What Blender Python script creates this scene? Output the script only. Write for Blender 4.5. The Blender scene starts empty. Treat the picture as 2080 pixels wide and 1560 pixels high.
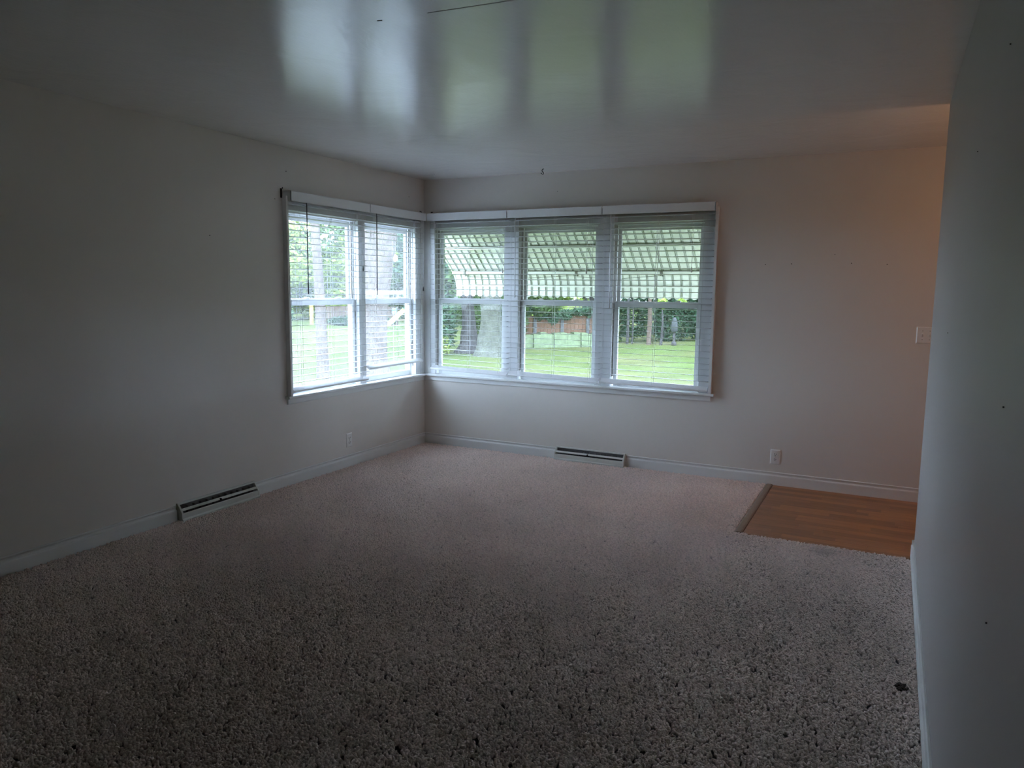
import bpy, bmesh, math, random
import numpy as np
from mathutils import Vector, Matrix, Euler
random.seed(7); rng = np.random.default_rng(7)
S = bpy.context.scene
C = S.collection

# ------------------------------------------------------------------ camera, sky, lamps, exposure
cam_data = bpy.data.cameras.new('camera'); cam = bpy.data.objects.new('camera', cam_data); C.objects.link(cam)
YAW, PITCH, ROLL = map(math.radians, (26.88571, -7.25501, 0.63448))
fw = Vector((-math.sin(YAW)*math.cos(PITCH), math.cos(YAW)*math.cos(PITCH), math.sin(PITCH)))
rt = Vector((math.cos(YAW), math.sin(YAW), 0)); up = rt.cross(fw)
r2 = rt*math.cos(ROLL) + up*math.sin(ROLL); u2 = up*math.cos(ROLL) - rt*math.sin(ROLL)
cam.matrix_world = Matrix(((r2.x, u2.x, -fw.x, 3.91848), (r2.y, u2.y, -fw.y, -5.89439), (r2.z, u2.z, -fw.z, 1.46285), (0, 0, 0, 1)))
cam_data.sensor_fit = 'HORIZONTAL'; cam_data.sensor_width = 36.0
cam_data.lens = 36.0*1517.425/2080.0
cam_data.clip_start = 0.02; cam_data.clip_end = 400
S.camera = cam

W = bpy.data.worlds.new('overcast_sky'); S.world = W; W.use_nodes = True
bg = W.node_tree.nodes['Background']
bg.inputs['Color'].default_value = (0.61, 0.755, 1.0, 1); bg.inputs['Strength'].default_value = 1.0

def lamp(name, kind, loc, energy, color, size=0.1):
    d = bpy.data.lights.new(name, kind); d.energy = energy; d.color = color
    if kind == 'POINT': d.shadow_soft_size = size
    o = bpy.data.objects.new(name, d); o.location = loc; C.objects.link(o); return o
lamp('entry_lamp', 'POINT', (4.80, -1.250, 2.05), 0.29, (1.0, 0.52, 0.22), 0.05)   # incandescent lamp of the entry, behind the partition

vs = S.view_settings; vs.view_transform = 'Standard'; vs.look = 'None'; vs.gamma = 1.0; vs.use_curve_mapping = False
vs.exposure = 4.76
S.display_settings.display_device = 'sRGB'
cy = S.cycles
cy.max_bounces = 10; cy.diffuse_bounces = 6; cy.glossy_bounces = 4; cy.transmission_bounces = 4; cy.transparent_max_bounces = 32
cy.use_denoising = True; cy.sample_clamp_indirect = 6.0; cy.caustics_reflective = False; cy.caustics_refractive = False

# ------------------------------------------------------------------ materials
def nd(nt, t, **kw):
    n = nt.nodes.new(t)
    for k, v in kw.items():
        if k in n.inputs: n.inputs[k].default_value = v
        else: setattr(n, k, v)
    return n
def mat(name, col, rough=0.5, spec=0.5, var=0.0, vscale=6.0, bump=0.0, bscale=80.0, bdist=0.01, stretch=(1, 1, 1), detail=3.0, island=0.0, trans=0.0, metallic=0.0):
    m = bpy.data.materials.new(name); m.use_nodes = True; nt = m.node_tree
    b = nt.nodes['Principled BSDF']; L = nt.links
    b.inputs['Base Color'].default_value = (*col, 1); b.inputs['Roughness'].default_value = rough
    b.inputs['Specular IOR Level'].default_value = spec; b.inputs['Metallic'].default_value = metallic
    tc = nd(nt, 'ShaderNodeTexCoord'); mp = nd(nt, 'ShaderNodeMapping'); mp.inputs['Scale'].default_value = stretch
    L.new(tc.outputs['Object'], mp.inputs['Vector'])
    src = None
    if var > 0:
        n = nd(nt, 'ShaderNodeTexNoise', Scale=vscale, Detail=detail); L.new(mp.outputs['Vector'], n.inputs['Vector'])
        mr = nd(nt, 'ShaderNodeMapRange'); mr.inputs['From Min'].default_value = 0.25; mr.inputs['From Max'].default_value = 0.75
        mr.inputs['To Min'].default_value = 1 - var; mr.inputs['To Max'].default_value = 1 + var
        L.new(n.outputs['Fac'], mr.inputs['Value']); src = mr.outputs['Result']
    if island > 0:
        g = nd(nt, 'ShaderNodeNewGeometry'); mi = nd(nt, 'ShaderNodeMapRange')
        mi.inputs['To Min'].default_value = 1 - island; mi.inputs['To Max'].default_value = 1 + island
        L.new(g.outputs['Random Per Island'], mi.inputs['Value'])
        if src is None: src = mi.outputs['Result']
        else:
            mm = nd(nt, 'ShaderNodeMath', operation='MULTIPLY'); L.new(src, mm.inputs[0]); L.new(mi.outputs['Result'], mm.inputs[1]); src = mm.outputs[0]
    if src is not None:
        vm = nd(nt, 'ShaderNodeVectorMath', operation='SCALE'); vm.inputs[0].default_value = col
        L.new(src, vm.inputs['Scale']); L.new(vm.outputs[0], b.inputs['Base Color'])
    if bump > 0:
        n2 = nd(nt, 'ShaderNodeTexNoise', Scale=bscale, Detail=4.0); L.new(mp.outputs['Vector'], n2.inputs['Vector'])
        bp = nd(nt, 'ShaderNodeBump'); bp.inputs['Strength'].default_value = bump; bp.inputs['Distance'].default_value = bdist
        L.new(n2.outputs['Fac'], bp.inputs['Height']); L.new(bp.outputs['Normal'], b.inputs['Normal'])
    if trans > 0:
        tr = nd(nt, 'ShaderNodeBsdfTranslucent'); mx = nd(nt, 'ShaderNodeMixShader'); mx.inputs['Fac'].default_value = trans
        if src is not None: L.new(vm.outputs[0], tr.inputs['Color'])
        else: tr.inputs['Color'].default_value = (*col, 1)
        out = nt.nodes['Material Output']
        L.new(b.outputs[0], mx.inputs[1]); L.new(tr.outputs[0], mx.inputs[2]); L.new(mx.outputs[0], out.inputs['Surface'])
    return m

M = {}
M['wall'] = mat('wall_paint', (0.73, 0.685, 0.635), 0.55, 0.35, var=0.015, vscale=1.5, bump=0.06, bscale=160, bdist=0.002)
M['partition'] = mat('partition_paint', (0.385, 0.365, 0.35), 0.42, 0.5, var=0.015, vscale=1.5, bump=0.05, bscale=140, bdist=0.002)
M['trim'] = mat('white_trim_paint', (0.76, 0.76, 0.745), 0.38, 0.5, var=0.02, vscale=4)
M['vinyl'] = mat('white_vinyl', (0.78, 0.79, 0.80), 0.35, 0.5)
M['track'] = mat('grey_window_track', (0.46, 0.44, 0.425), 0.45, 0.5)
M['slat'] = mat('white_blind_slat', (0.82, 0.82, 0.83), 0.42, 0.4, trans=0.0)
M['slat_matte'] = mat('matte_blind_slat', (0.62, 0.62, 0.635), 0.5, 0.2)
M['cord'] = mat('white_cord', (0.75, 0.76, 0.76), 0.8, 0.2)
M['wand_white'] = mat('clear_white_wand', (0.72, 0.73, 0.74), 0.25, 0.5)
M['wand_dark'] = mat('dark_wand', (0.035, 0.035, 0.035), 0.35, 0.5)
M['register'] = mat('cream_register_enamel', (0.62, 0.62, 0.575), 0.35, 0.5)
M['dark'] = mat('dark_void', (0.03, 0.03, 0.033), 0.8, 0.2)
M['duct'] = mat('grey_duct_metal', (0.16, 0.16, 0.165), 0.5, 0.4)
M['plastic'] = mat('ivory_plate', (0.78, 0.77, 0.74), 0.3, 0.5)
M['iron'] = mat('dark_iron', (0.03, 0.03, 0.03), 0.5, 0.5)
M['brass'] = mat('brass_screw', (0.25, 0.22, 0.16), 0.4, 0.5)
M['strip'] = mat('brown_threshold_metal', (0.27, 0.185, 0.125), 0.42, 0.5, var=0.06, vscale=10, bump=0.1, bscale=60)
M['carpet_base'] = mat('carpet_backing', (0.38, 0.32, 0.29), 0.95, 0.05, var=0.1, vscale=40)
M['lint'] = mat('dark_lint', (0.11, 0.09, 0.08), 0.95, 0.1, var=0.3, vscale=60)
M['siding'] = mat('pale_siding', (0.55, 0.56, 0.55), 0.6, 0.3)
M['awning'] = mat('cream_awning_fibreglass', (0.70, 0.72, 0.60), 0.38, 0.3, var=0.05, vscale=9, trans=0.0)
M['awning_seam'] = mat('awning_seam_shade', (0.13, 0.15, 0.115), 0.7, 0.3, var=0.3, vscale=14)
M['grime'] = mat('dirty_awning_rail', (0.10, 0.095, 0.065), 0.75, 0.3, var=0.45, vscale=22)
M['bark_pale'] = mat('pale_grey_bark', (0.0717, 0.0570, 0.0504), 0.9, 0.02, var=0.35, vscale=9, bump=0.9, bscale=14, bdist=0.05, stretch=(1, 1, 0.35))
M['bark_dark'] = mat('dark_bark', (0.0348, 0.0319, 0.0313), 0.9, 0.02, var=0.4, vscale=9, bump=0.9, bscale=14, bdist=0.05, stretch=(1, 1, 0.3))
M['bark_moss'] = mat('mossy_bark', (0.0511, 0.0526, 0.0414), 0.9, 0.02, var=0.3, vscale=7, bump=0.9, bscale=12, bdist=0.05, stretch=(1, 1, 0.4))
M['scar'] = mat('pale_cut_wood', (0.4930, 0.4408, 0.3828), 0.8, 0.2)
M['leaf_light'] = mat('light_leaf', (0.155, 0.20, 0.048), 0.7, 0.04, island=0.55, trans=0.35)
M['leaf_bright'] = mat('brightened_yellow_green_leaf', (0.25, 0.34, 0.07), 0.7, 0.04, island=0.5, trans=0.4)  # leaf colour raised so the shaded foliage comes out bright
M['leaf_mid'] = mat('mid_leaf', (0.0435, 0.0725, 0.0232), 0.7, 0.04, island=0.6, trans=0.3)
M['leaf_dark'] = mat('dark_leaf', (0.0192, 0.0401, 0.0209), 0.7, 0.04, island=0.6, trans=0.25)
M['leaf_blue'] = mat('bluish_leaf', (0.0431, 0.0767, 0.0454), 0.7, 0.05, island=0.6, trans=0.25)
M['fence'] = mat('weathered_red_board', (0.0870, 0.0493, 0.0319), 0.85, 0.02, var=0.2, vscale=5, island=0.18, stretch=(1, 1, 0.2))
M['fence_brown'] = mat('brown_board', (0.0638, 0.0452, 0.0348), 0.85, 0.02, var=0.2, vscale=5, island=0.18, stretch=(1, 1, 0.2))
M['post_grey'] = mat('grey_post', (0.0812, 0.0812, 0.0800), 0.85, 0.02, var=0.2, vscale=5)
M['stone'] = mat('mossy_stone', (0.0887, 0.1096, 0.0605), 0.9, 0.02, var=0.35, vscale=8, bump=0.5, bscale=14, bdist=0.03)
M['white_play'] = mat('white_painted_beam', (0.3132, 0.3132, 0.3132), 0.5, 0.4)
M['urn'] = mat('weathered_grey_urn', (0.0330, 0.0348, 0.0348), 0.9, 0.05, var=0.2, vscale=8)
M['yellow'] = mat('yellow_slide_plastic', (0.5220, 0.4176, 0.0812), 0.35, 0.5)
M['blue'] = mat('blue_plastic', (0.0580, 0.2088, 0.4060), 0.35, 0.5)
M['orange'] = mat('orange_plastic', (0.4640, 0.2436, 0.1044), 0.4, 0.5)

def glass_mat():          # one thin hazy pane: straight-through light, a fresnel reflection, a translucent haze film
    m = bpy.data.materials.new('hazy_window_glass'); m.use_nodes = True; nt = m.node_tree; L = nt.links
    for n in list(nt.nodes):
        if n.type == 'BSDF_PRINCIPLED': nt.nodes.remove(n)
    out = nt.nodes['Material Output']
    t = nd(nt, 'ShaderNodeBsdfTransparent'); t.inputs['Color'].default_value = (0.93, 0.95, 0.94, 1)
    g = nd(nt, 'ShaderNodeBsdfGlossy'); g.inputs['Roughness'].default_value = 0.02
    gg = nd(nt, 'ShaderNodeNewGeometry'); dt = nd(nt, 'ShaderNodeVectorMath', operation='DOT_PRODUCT'); L.new(gg.outputs['Incoming'], dt.inputs[0]); L.new(gg.outputs['Normal'], dt.inputs[1])
    ab = nd(nt, 'ShaderNodeMath', operation='ABSOLUTE'); L.new(dt.outputs['Value'], ab.inputs[0])
    om = nd(nt, 'ShaderNodeMath', operation='SUBTRACT'); om.inputs[0].default_value = 1.0; L.new(ab.outputs[0], om.inputs[1])
    pw_ = nd(nt, 'ShaderNodeMath', operation='POWER'); pw_.inputs[1].default_value = 5.0; L.new(om.outputs[0], pw_.inputs[0])
    f = nd(nt, 'ShaderNodeMath', operation='MULTIPLY_ADD'); f.inputs[1].default_value = 0.70; f.inputs[2].default_value = 0.010; L.new(pw_.outputs[0], f.inputs[0])
    tl = nd(nt, 'ShaderNodeBsdfTranslucent'); tl.inputs['Color'].default_value = (0.9, 0.92, 0.93, 1)
    no = nd(nt, 'ShaderNodeTexNoise', Scale=5.0, Detail=4.0); tc = nd(nt, 'ShaderNodeTexCoord'); L.new(tc.outputs['Object'], no.inputs['Vector'])
    mr = nd(nt, 'ShaderNodeMapRange'); mr.inputs['To Min'].default_value = 0.014; mr.inputs['To Max'].default_value = 0.036; L.new(no.outputs['Fac'], mr.inputs['Value'])
    m1 = nd(nt, 'ShaderNodeMixShader'); L.new(mr.outputs[0], m1.inputs['Fac']); L.new(t.outputs[0], m1.inputs[1]); L.new(tl.outputs[0], m1.inputs[2])
    m2 = nd(nt, 'ShaderNodeMixShader'); L.new(f.outputs[0], m2.inputs['Fac']); L.new(m1.outputs[0], m2.inputs[1]); L.new(g.outputs[0], m2.inputs[2])
    L.new(m2.outputs[0], out.inputs['Surface']); return m
M['glass'] = glass_mat()

def ceiling_mat():
    m = mat('semigloss_ceiling_paint', (0.72, 0.70, 0.67), 0.175, 0.24); nt = m.node_tree; L = nt.links; b = nt.nodes['Principled BSDF']
    tc = nd(nt, 'ShaderNodeTexCoord'); mp = nd(nt, 'ShaderNodeMapping'); mp.inputs['Scale'].default_value = (1, 1, 1); mp.inputs['Rotation'].default_value = (0, 0, 0.5)
    L.new(tc.outputs['Object'], mp.inputs['Vector'])
    n1 = nd(nt, 'ShaderNodeTexNoise', Scale=3.0, Detail=3.0, Distortion=1.2); n2 = nd(nt, 'ShaderNodeTexNoise', Scale=70.0, Detail=3.0)
    mp2 = nd(nt, 'ShaderNodeMapping'); mp2.inputs['Scale'].default_value = (1, 0.35, 1); mp2.inputs['Rotation'].default_value = (0, 0, -0.7)
    L.new(tc.outputs['Object'], mp2.inputs['Vector'])
    L.new(mp.outputs[0], n1.inputs['Vector']); L.new(mp2.outputs[0], n2.inputs['Vector'])
    b1 = nd(nt, 'ShaderNodeBump'); b1.inputs['Strength'].default_value = 0.16; b1.inputs['Distance'].default_value = 0.02
    b2 = nd(nt, 'ShaderNodeBump'); b2.inputs['Strength'].default_value = 0.22; b2.inputs['Distance'].default_value = 0.003
    L.new(n1.outputs['Fac'], b1.inputs['Height']); L.new(n2.outputs['Fac'], b2.inputs['Height'])
    L.new(b1.outputs[0], b2.inputs['Normal']); L.new(b2.outputs[0], b.inputs['Normal']); return m
M['ceiling'] = ceiling_mat()

def carpet_mat():
    m = mat('beige_carpet_yarn', (0.92, 0.765, 0.70), 0.95, 0.05); nt = m.node_tree; L = nt.links; b = nt.nodes['Principled BSDF']
    g = nd(nt, 'ShaderNodeNewGeometry')
    n = nd(nt, 'ShaderNodeTexNoise', Scale=1.1, Detail=3.0); L.new(g.outputs['Position'], n.inputs['Vector'])
    n2 = nd(nt, 'ShaderNodeTexNoise', Scale=70.0, Detail=2.0); L.new(g.outputs['Position'], n2.inputs['Vector'])
    mr = nd(nt, 'ShaderNodeMapRange'); mr.inputs['From Min'].default_value = 0.3; mr.inputs['From Max'].default_value = 0.7; mr.inputs['To Min'].default_value = 0.9; mr.inputs['To Max'].default_value = 1.08
    mr2 = nd(nt, 'ShaderNodeMapRange'); mr2.inputs['From Min'].default_value = 0.3; mr2.inputs['From Max'].default_value = 0.7; mr2.inputs['To Min'].default_value = 0.82; mr2.inputs['To Max'].default_value = 1.14
    L.new(n.outputs['Fac'], mr.inputs['Value']); L.new(n2.outputs['Fac'], mr2.inputs['Value'])
    mm = nd(nt, 'ShaderNodeMath', operation='MULTIPLY'); L.new(mr.outputs[0], mm.inputs[0]); L.new(mr2.outputs[0], mm.inputs[1])
    # a faint worn spot beside the entry
    vd = nd(nt, 'ShaderNodeVectorMath', operation='DISTANCE'); vd.inputs[1].default_value = (3.66, -1.44, 0.0); L.new(g.outputs['Position'], vd.inputs[0])
    ms = nd(nt, 'ShaderNodeMapRange'); ms.inputs['From Max'].default_value = 0.10; ms.inputs['To Min'].default_value = 0.72; ms.inputs['To Max'].default_value = 1.0; L.new(vd.outputs['Value'], ms.inputs['Value'])
    m3 = nd(nt, 'ShaderNodeMath', operation='MULTIPLY'); L.new(mm.outputs[0], m3.inputs[0]); L.new(ms.outputs[0], m3.inputs[1])
    vm = nd(nt, 'ShaderNodeVectorMath', operation='SCALE'); vm.inputs[0].default_value = (0.92, 0.765, 0.70); L.new(m3.outputs[0], vm.inputs['Scale'])
    L.new(vm.outputs[0], b.inputs['Base Color']); return m
M['carpet'] = carpet_mat()

def wood_mat():
    m = mat('honey_laminate', (0.41, 0.172, 0.062), 0.33, 0.5); nt = m.node_tree; L = nt.links; b = nt.nodes['Principled BSDF']
    g = nd(nt, 'ShaderNodeNewGeometry'); oi = nd(nt, 'ShaderNodeObjectInfo')
    mp = nd(nt, 'ShaderNodeMapping'); mp.inputs['Scale'].default_value = (1.6, 26, 1); L.new(g.outputs['Position'], mp.inputs['Vector'])
    n = nd(nt, 'ShaderNodeTexNoise', Scale=3.0, Detail=5.0); L.new(mp.outputs[0], n.inputs['Vector'])
    mr = nd(nt, 'ShaderNodeMapRange'); mr.inputs['From Min'].default_value = 0.3; mr.inputs['From Max'].default_value = 0.7; mr.inputs['To Min'].default_value = 0.8; mr.inputs['To Max'].default_value = 1.15; L.new(n.outputs['Fac'], mr.inputs['Value'])
    mr2 = nd(nt, 'ShaderNodeMapRange'); mr2.inputs['To Min'].default_value = 0.72; mr2.inputs['To Max'].default_value = 1.22; L.new(oi.outputs['Random'], mr2.inputs['Value'])
    mm = nd(nt, 'ShaderNodeMath', operation='MULTIPLY'); L.new(mr.outputs[0], mm.inputs[0]); L.new(mr2.outputs[0], mm.inputs[1])
    vm = nd(nt, 'ShaderNodeVectorMath', operation='SCALE'); vm.inputs[0].default_value = (0.41, 0.172, 0.062); L.new(mm.outputs[0], vm.inputs['Scale'])
    L.new(vm.outputs[0], b.inputs['Base Color']); return m
M['wood'] = wood_mat()

def lawn_mat():
    m = mat('mown_grass', (0.06, 0.08, 0.03), 0.9, 0.0); nt = m.node_tree; L = nt.links; b = nt.nodes['Principled BSDF']
    g = nd(nt, 'ShaderNodeNewGeometry')
    mp = nd(nt, 'ShaderNodeMapping'); mp.inputs['Rotation'].default_value = (0, 0, 0.95); L.new(g.outputs['Position'], mp.inputs['Vector'])
    w = nd(nt, 'ShaderNodeTexWave', Scale=0.28, Distortion=0.5, Detail=1.0); L.new(mp.outputs[0], w.inputs['Vector'])
    n = nd(nt, 'ShaderNodeTexNoise', Scale=0.9, Detail=5.0); L.new(g.outputs['Position'], n.inputs['Vector'])
    n2 = nd(nt, 'ShaderNodeTexNoise', Scale=0.35, Detail=3.0); L.new(g.outputs['Position'], n2.inputs['Vector'])
    ad = nd(nt, 'ShaderNodeMath', operation='MULTIPLY_ADD'); ad.inputs[1].default_value = 0.32; L.new(w.outputs['Fac'], ad.inputs[0]); L.new(n.outputs['Fac'], ad.inputs[2])
    mr = nd(nt, 'ShaderNodeMapRange'); mr.inputs['From Min'].default_value = 0.3; mr.inputs['From Max'].default_value = 1.0; mr.inputs['To Min'].default_value = 0.72; mr.inputs['To Max'].default_value = 1.25; L.new(ad.outputs[0], mr.inputs['Value'])
    mx = nd(nt, 'ShaderNodeMix', data_type='RGBA'); mx.inputs['A'].default_value = (0.036, 0.049, 0.0145, 1); mx.inputs['B'].default_value = (0.054, 0.056, 0.023, 1)
    mr3 = nd(nt, 'ShaderNodeMapRange'); mr3.inputs['From Min'].default_value = 0.4; mr3.inputs['From Max'].default_value = 0.65; L.new(n2.outputs['Fac'], mr3.inputs['Value']); L.new(mr3.outputs[0], mx.inputs['Factor'])
    vm = nd(nt, 'ShaderNodeVectorMath', operation='SCALE'); L.new(mx.outputs['Result'], vm.inputs[0]); L.new(mr.outputs[0], vm.inputs['Scale'])
    L.new(vm.outputs[0], b.inputs['Base Color']); return m
M['lawn'] = lawn_mat()

# ------------------------------------------------------------------ mesh helpers
class MB:
    """collects shapes and links them as one mesh object; T maps local to world"""
    def __init__(self, T=None): self.v = []; self.f = []; self.T = T or (lambda p: p)
    def add(self, vs, fs):
        o = len(self.v); self.v += [self.T(tuple(p)) for p in vs]; self.f += [tuple(i+o for i in f) for f in fs]; return self
    def box(self, a, b):
        (x0, y0, z0), (x1, y1, z1) = a, b
        return self.add([(x0,y0,z0),(x1,y0,z0),(x1,y1,z0),(x0,y1,z0),(x0,y0,z1),(x1,y0,z1),(x1,y1,z1),(x0,y1,z1)],
                        [(0,3,2,1),(4,5,6,7),(0,1,5,4),(1,2,6,5),(2,3,7,6),(3,0,4,7)])
    def prism(self, prof, a, b, fn):
        """extrude closed profile (list of 2-tuples) from a to b; fn(t, p, q) -> point"""
        n = len(prof); vs = [fn(a, *p) for p in prof] + [fn(b, *p) for p in prof]
        return self.add(vs, [tuple(range(n))[::-1], tuple(range(n, 2*n))] + [(i, (i+1) % n, (i+1) % n + n, i+n) for i in range(n)])
    def tube(self, pts, r, n=8, caps=True):
        pts = [Vector(p) for p in pts]; rs = r if isinstance(r, (list, tuple)) else [r]*len(pts); vs = []; fs = []
        for i, p in enumerate(pts):
            d = (pts[min(i+1, len(pts)-1)] - pts[max(i-1, 0)]).normalized()
            e = Vector((1, 0, 0)) if abs(d.x) < 0.8 else Vector((0, 1, 0))
            s = d.cross(e).normalized(); t = d.cross(s)
            for k in range(n):
                a = 2*math.pi*k/n; vs.append(tuple(p + (s*math.cos(a) + t*math.sin(a))*rs[i]))
        for i in range(len(pts)-1):
            for k in range(n): fs.append((i*n+k, i*n+(k+1) % n, (i+1)*n+(k+1) % n, (i+1)*n+k))
        if caps: fs += [tuple(range(n))[::-1], tuple(range((len(pts)-1)*n, len(pts)*n))]
        return self.add(vs, fs)
    def build(self, name, m, parent=None, smooth=False, bevel=0.0):
        me = bpy.data.meshes.new(name); off = Vector(parent['_base']) if parent is not None and '_base' in parent else Vector((0, 0, 0))
        me.from_pydata([tuple(Vector(p) - off) for p in self.v], [], self.f)
        bm = bmesh.new(); bm.from_mesh(me); bmesh.ops.recalc_face_normals(bm, faces=bm.faces)
        if bevel > 0:
            bmesh.ops.bevel(bm, geom=[e for e in bm.edges if e.calc_face_angle(0) > 0.5], offset=bevel, segments=2, affect='EDGES', clamp_overlap=True)
        if smooth:
            for f in bm.faces: f.smooth = True
        bm.to_mesh(me); bm.free(); me.materials.append(m)
        o = bpy.data.objects.new(name, me); C.objects.link(o)
        if parent is not None: o.parent = parent; o['_base'] = tuple(off)
        return o
def thing(name, label, cat, base, group=None, kind=None):
    o = bpy.data.objects.new(name, None); o.empty_display_size = 0.05; C.objects.link(o); o.location = base; o['_base'] = tuple(base)
    if label: o['label'] = label
    if cat: o['category'] = cat
    if group: o['group'] = group
    if kind: o['kind'] = kind
    return o
def tag(o, label=None, cat=None, group=None, kind=None):
    if label: o['label'] = label
    if cat: o['category'] = cat
    if group: o['group'] = group
    if kind: o['kind'] = kind
    return o
def struct(o, label, cat='structure'): return tag(o, label, cat, kind='structure')

H = 2.44
XP, YE = 4.108, -1.285           # face and end of the partition wall
TB = lambda p: (p[0], p[1], p[2])          # back wall: u along x, d outward +y
TL = lambda p: (-p[1], p[0], p[2])         # left wall: u along y, d outward -x

# ------------------------------------------------------------------ room shell
FZ = -0.012
struct(MB().box((-0.15, -8.0, -0.2), (6.3, 0.15, FZ)).build('floor', M['carpet_base']), 'carpeted floor slab of the empty living room', 'floor')
struct(MB().box((-0.15, -8.1, H), (6.3, 0.15, H+0.2)).build('ceiling', M['ceiling']), 'glossy off-white ceiling with faint trowel swirls', 'ceiling')
ceil_ = bpy.data.objects['ceiling']
MB().add([(2.36, -3.522, H-0.0012), (2.78, -3.492, H-0.0012), (2.78, -3.488, H-0.0012), (2.36, -3.518, H-0.0012), (2.36, -3.524, H+0.001), (2.78, -3.494, H+0.001), (2.78, -3.486, H+0.001), (2.36, -3.516, H+0.001)],
         [(0, 3, 2, 1), (4, 5, 6, 7), (0, 1, 5, 4), (1, 2, 6, 5), (2, 3, 7, 6), (3, 0, 4, 7)]).build('seam', M['track'], ceil_)
MB().add([(2.145, -3.531, H-0.001), (2.165, -3.527, H-0.001), (2.168, -3.533, H-0.001), (2.148, -3.537, H-0.001), (2.145, -3.531, H+0.001), (2.165, -3.527, H+0.001), (2.168, -3.533, H+0.001), (2.148, -3.537, H+0.001)],
         [(0, 3, 2, 1), (4, 5, 6, 7), (0, 1, 5, 4), (1, 2, 6, 5), (2, 3, 7, 6), (3, 0, 4, 7)]).build('scuff', M['lint'], ceil_)
WZ0, WZ1 = 0.643, 2.075
w = MB()
w.box((-0.15, -8.0, -0.1), (0, -1.785, H)); w.box((-0.15, -1.785, -0.1), (0, -0.06, WZ0)); w.box((-0.15, -1.785, WZ1), (0, -0.06, H)); w.box((-0.15, -0.06, -0.1), (0, 0.15, H))
struct(w.build('wall_left', M['wall']), 'white painted wall on the left with the corner window opening', 'wall')
w = MB()
w.box((0, 0, -0.1), (0.067, 0.15, H)); w.box((0.067, 0, -0.1), (2.668, 0.15, WZ0)); w.box((0.067, 0, WZ1), (2.668, 0.15, H)); w.box((2.668, 0, -0.1), (6.3, 0.15, H))
struct(w.build('wall_back', M['wall']), 'white painted far wall with the three-part window opening', 'wall')
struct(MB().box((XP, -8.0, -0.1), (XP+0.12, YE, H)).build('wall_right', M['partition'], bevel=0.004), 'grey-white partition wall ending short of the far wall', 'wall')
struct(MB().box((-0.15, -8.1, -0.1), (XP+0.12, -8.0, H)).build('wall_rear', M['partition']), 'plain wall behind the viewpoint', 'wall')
w = MB(); w.box((6.2, -3.6, -0.1), (6.3, 0, H)); w.box((XP+0.12, -3.6, -0.1), (6.3, -3.5, H))
struct(w.build('wall_entry', M['wall']), 'walls of the entry behind the partition', 'wall')

# baseboards
PB = [(0, -0.02), (0.014, -0.02), (0.014, 0.062), (0.0125, 0.0675), (0.0060, 0.0700), (0.0025, 0.0750), (0.0030, 0.0820), (0.0075, 0.0865), (0.0100, 0.0890), (0.0100, 0.0930), (0.007, 0.0955), (0, 0.0955)]
b = MB(); b.prism(PB, -8.0, -2.80, lambda t, p, q: (p, t, q)); b.prism(PB, -2.15, 0.0, lambda t, p, q: (p, t, q))
struct(b.build('baseboard_left', M['trim']), 'white moulded baseboard along the left wall', 'baseboard')
b = MB(); b.prism(PB, 0.0, 1.37, lambda t, p, q: (t, -p, q)); b.prism(PB, 2.005, 6.2, lambda t, p, q: (t, -p, q))
struct(b.build('baseboard_back', M['trim']), 'white moulded baseboard along the far wall under the window', 'baseboard')
b = MB(); b.prism(PB, -8.0, YE+0.012, lambda t, p, q: (XP-p, t, q)); b.prism(PB, XP-0.012, XP+0.132, lambda t, p, q: (t, YE+p, q))
struct(b.build('baseboard_right', M['trim']), 'white baseboard along the partition, wrapping round its end', 'baseboard')

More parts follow.
